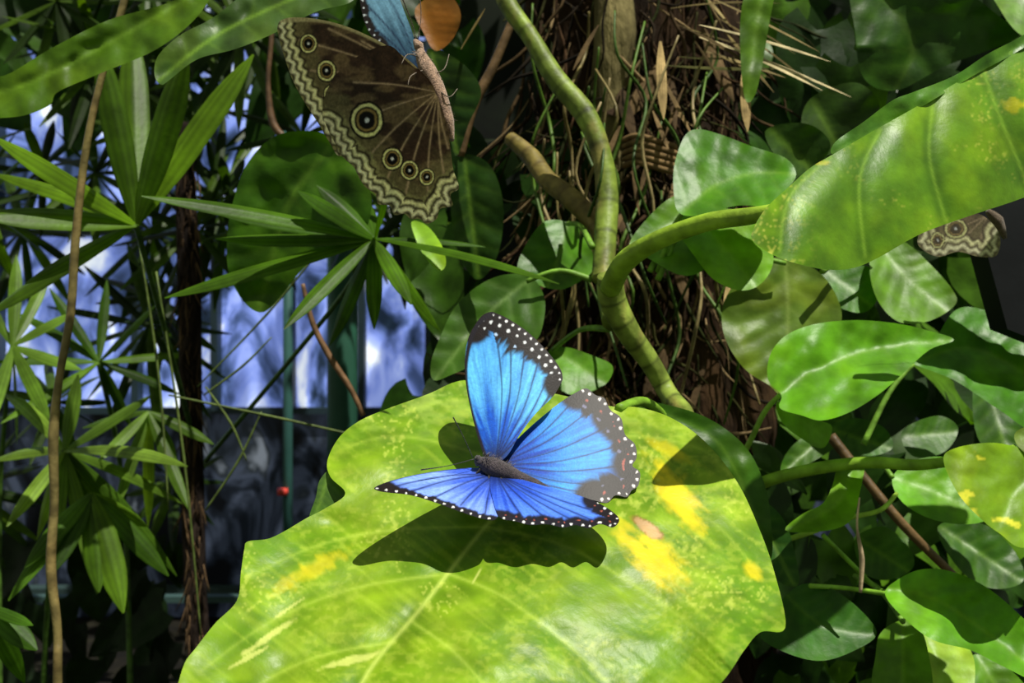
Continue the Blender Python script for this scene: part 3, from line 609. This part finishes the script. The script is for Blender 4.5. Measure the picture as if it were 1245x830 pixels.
for i in range(240):
    y=random.uniform(170,800);x=228+(y-300)*.02+random.uniform(-12,12);a=random.gauss(math.pi/2,.25);l=random.uniform(20,50)
    ptube(mp,[(x,y,1.485),(x+math.cos(a)*l*.5+random.uniform(-3,3),y+l*.5,1.48),(x+math.cos(a)*l,y+l,1.485)],[.8,1,.3],lin(random.choice([(60,46,34),(34,26,20),(86,68,48),(24,18,14)])),4,2,2)
mp.obj('lady_palm',[M_palm,M_stem,M_bark])
ml=MB()
ptube(ml,[(162,-60,.9),(150,5,.9),(122,100,.9),(104,185,.9),(92,290,.9),(86,380,.9),(72,460,.9),(65,530,.9),(66,610,.9),(62,690,.9),(70,770,.9),(70,860,.9),(72,1300,.95),(72,2100,.9)],[4,4.5,4,4.5,5,5,4.5,6,5,6,5,5.5,6,6],lin((128,118,72)),9,0,8,ring(lin((116,104,62)),(70,60,34),20))
ptube(ml,[(368,345,1.1),(380,392,1.1),(400,432,1.1),(425,470,1.1),(442,505,1.1)],[2.5,3.5,4,3.5,3],lin((104,78,54)),8,0,6)
ptube(ml,[(325,-40,1.2),(330,40,1.2),(326,100,1.2),(332,150,1.2),(352,172,1.2)],[3,3,3,5,4],lin((86,64,44)),7,0,6)
ptube(ml,[(560,190,1.0),(575,130,1.0),(600,80,1.0),(625,20,1.0)],[5,7,6,5],lin((95,74,48)),7,0,6)
ml.obj('liana_vine',[M_stem])

# ================= STRUCTURE
def box(mb,x0,x1,y0,y1,z0,z1,col,m=0,bev=0):
    v=[(x,y,z) for x in(x0,x1) for y in(y0,y1) for z in(z0,z1)]
    mb.add(v,[(0,1,3,2),(4,6,7,5),(0,4,5,1),(2,3,7,6),(0,2,6,4),(1,5,7,3)],lin(col),m)
def flat(o):
    for p in o.data.polygons: p.use_smooth=False
def surf(name,cols,scale,em=0,rough=.6,stretch=(1,1,1),det=4,dist=.6,lo=.35,hi=.65):
    m=bpy.data.materials.new(name);m.use_nodes=True;N=m.node_tree.nodes;L=m.node_tree.links;b=N['Principled BSDF']
    tc=N.new('ShaderNodeTexCoord');mp_=N.new('ShaderNodeMapping');mp_.inputs['Scale'].default_value=stretch
    n=N.new('ShaderNodeTexNoise');n.inputs['Scale'].default_value=scale;n.inputs['Detail'].default_value=det;n.inputs['Distortion'].default_value=dist
    r=N.new('ShaderNodeValToRGB');e=r.color_ramp.elements
    e[0].position=lo;e[0].color=(*lin(cols[0]),1);e[1].position=hi;e[1].color=(*lin(cols[-1]),1)
    for i,cc in enumerate(cols[1:-1]):
        q=e.new(lo+(hi-lo)*(i+1)/(len(cols)-1));q.color=(*lin(cc),1)
    L.new(tc.outputs['Object'],mp_.inputs[0]);L.new(mp_.outputs[0],n.inputs['Vector']);L.new(n.outputs[0],r.inputs[0]);L.new(r.outputs[0],b.inputs['Base Color'])
    if em: L.new(r.outputs[0],b.inputs['Emission Color']);b.inputs['Emission Strength'].default_value=em
    b.inputs['Roughness'].default_value=rough;b.inputs['Specular IOR Level'].default_value=.15
    return m
M_floor=surf('dark_soil',[(8,8,7),(18,16,11),(28,27,18)],6,rough=.9)  # near-black soil tones mixed by noise
M_pane=surf('window_glass_daylight',[(26,38,54),(66,84,132),(112,132,206),(150,168,232),(230,238,250)],3.2,.8,.3,(1,1,.55),7,1.2,.37,.63)
M_lowwall=surf('dark_glazing',[(8,10,14),(24,30,40),(60,68,86),(34,40,46),(110,118,132)],4.2,.25,.3,(1,1,.5),6,1.2,.38,.7)
M_wallg=surf('shadow_dark_wall',[(8,12,8),(14,21,12),(22,30,17)],3,0,.8)  # dark green-brown painted in for dense shadow behind the foliage
def plane(name,v,m):
    me=bpy.data.meshes.new(name);me.from_pydata(v,[],[(0,1,2,3)]);me.materials.append(m)
    o=bpy.data.objects.new(name,me);bpy.context.collection.objects.link(o);return o
plane('floor',[(-5,-2,0),(5,-2,0),(5,5,0),(-5,5,0)],M_floor)
YB_=4.6
w=MB();box(w,-5,5,YB_,YB_+.1,0,1.05,(0,0,0));o=w.obj('wall_back',[M_lowwall]);flat(o)
w=MB();box(w,-.35,5,YB_-.02,YB_+.1,1.05,4,(0,0,0));o=w.obj('wall_back_shadow',[M_wallg]);flat(o)
w=MB();box(w,-5,-.35,YB_+.02,YB_+.05,1.05,4,(0,0,0),0)
tl=(30,46,54)
for x in (-4.2,-3.4,-2.6,-1.9,-1.5,-1.12,-.76,-.42): box(w,x-.018,x+.018,YB_-.05,YB_+.08,1.05,4,tl,1)
for z in (1.05,1.95,2.9): box(w,-5,-.35,YB_-.04,YB_+.07,z-.016,z+.016,tl,1)
o=w.obj('window_1',[M_pane,M_metal]);flat(o)
w=MB();box(w,-5,5,YB_-.1,YB_-.02,.12,.17,(40,56,56));box(w,-5,-1,3.6,3.64,.36,.385,(52,74,72))
for x in (-4,-3,-2,-1.02): box(w,x-.02,x+.02,3.6,3.64,0,.38,(40,56,56))
o=w.obj('trim_1',[M_metal]);flat(o)
def post(name,px,d,r,ztop,col,extra=None):
    m=MB();x=(px-CX)/F*d
    tube(m,[(x,d,0),(x,d,ztop/2),(x,d,ztop)],r,lin(col),16,0,1)
    tube(m,[(x,d,0),(x,d,.03)],r*1.7,lin(col),16,0,1)
    if extra: extra(m,x,d)
    m.obj(name,[M_metal])
def redv(m,x,d):
    z=H+(CY-596)/F*d
    tube(m,[(x-.012,d-.03,z-.012),(x-.012,d-.03,z+.012)],.02,lin((190,60,50)),12,0,1)
post('greenhouse_post',350,3.4,.018,2.2,(46,84,80),redv)
post('greenhouse_post',416,3.0,.05,2.4,(34,76,60))
w=MB()
v=[P(1183,245,.82),P(1245,235,.82),P(1300,430,.82),P(1225,400,.82)];v=np.array(v)
v=np.vstack([v,v+np.array([.0,.03,0])])
w.add(v,[(3,2,1,0),(4,5,6,7),(0,1,5,4),(1,2,6,5),(2,3,7,6),(3,0,4,7)],lin((26,28,30)))
o=w.obj('support_beam',[M_dark]);flat(o)

# ================= LIGHT / CAMERA
S=Vector((.33,-.33,1)).normalized()
sd=bpy.data.lights.new('sun','SUN');sd.energy=6.6;sd.angle=.009;sd.color=(1,.96,.85)
so=bpy.data.objects.new('sun',sd);bpy.context.collection.objects.link(so)
so.rotation_euler=S.to_track_quat('Z','Y').to_euler();so.location=(2,-2,6)
wd=bpy.data.worlds.new('sky');bpy.context.scene.world=wd;wd.use_nodes=True
bg=wd.node_tree.nodes['Background'];bg.inputs[0].default_value=(.82,.9,.68,1);bg.inputs[1].default_value=.36
cd=bpy.data.cameras.new('camera');cam=bpy.data.objects.new('camera',cd);bpy.context.collection.objects.link(cam)
cam.location=(0,0,H);cam.rotation_euler=(math.pi/2,0,0)
cd.sensor_width=36;cd.lens=F/1245*36;cd.clip_start=.01
cd.dof.use_dof=True;cd.dof.focus_distance=.52;cd.dof.aperture_fstop=13
bpy.context.scene.camera=cam
bpy.context.scene.view_settings.view_transform='Standard'
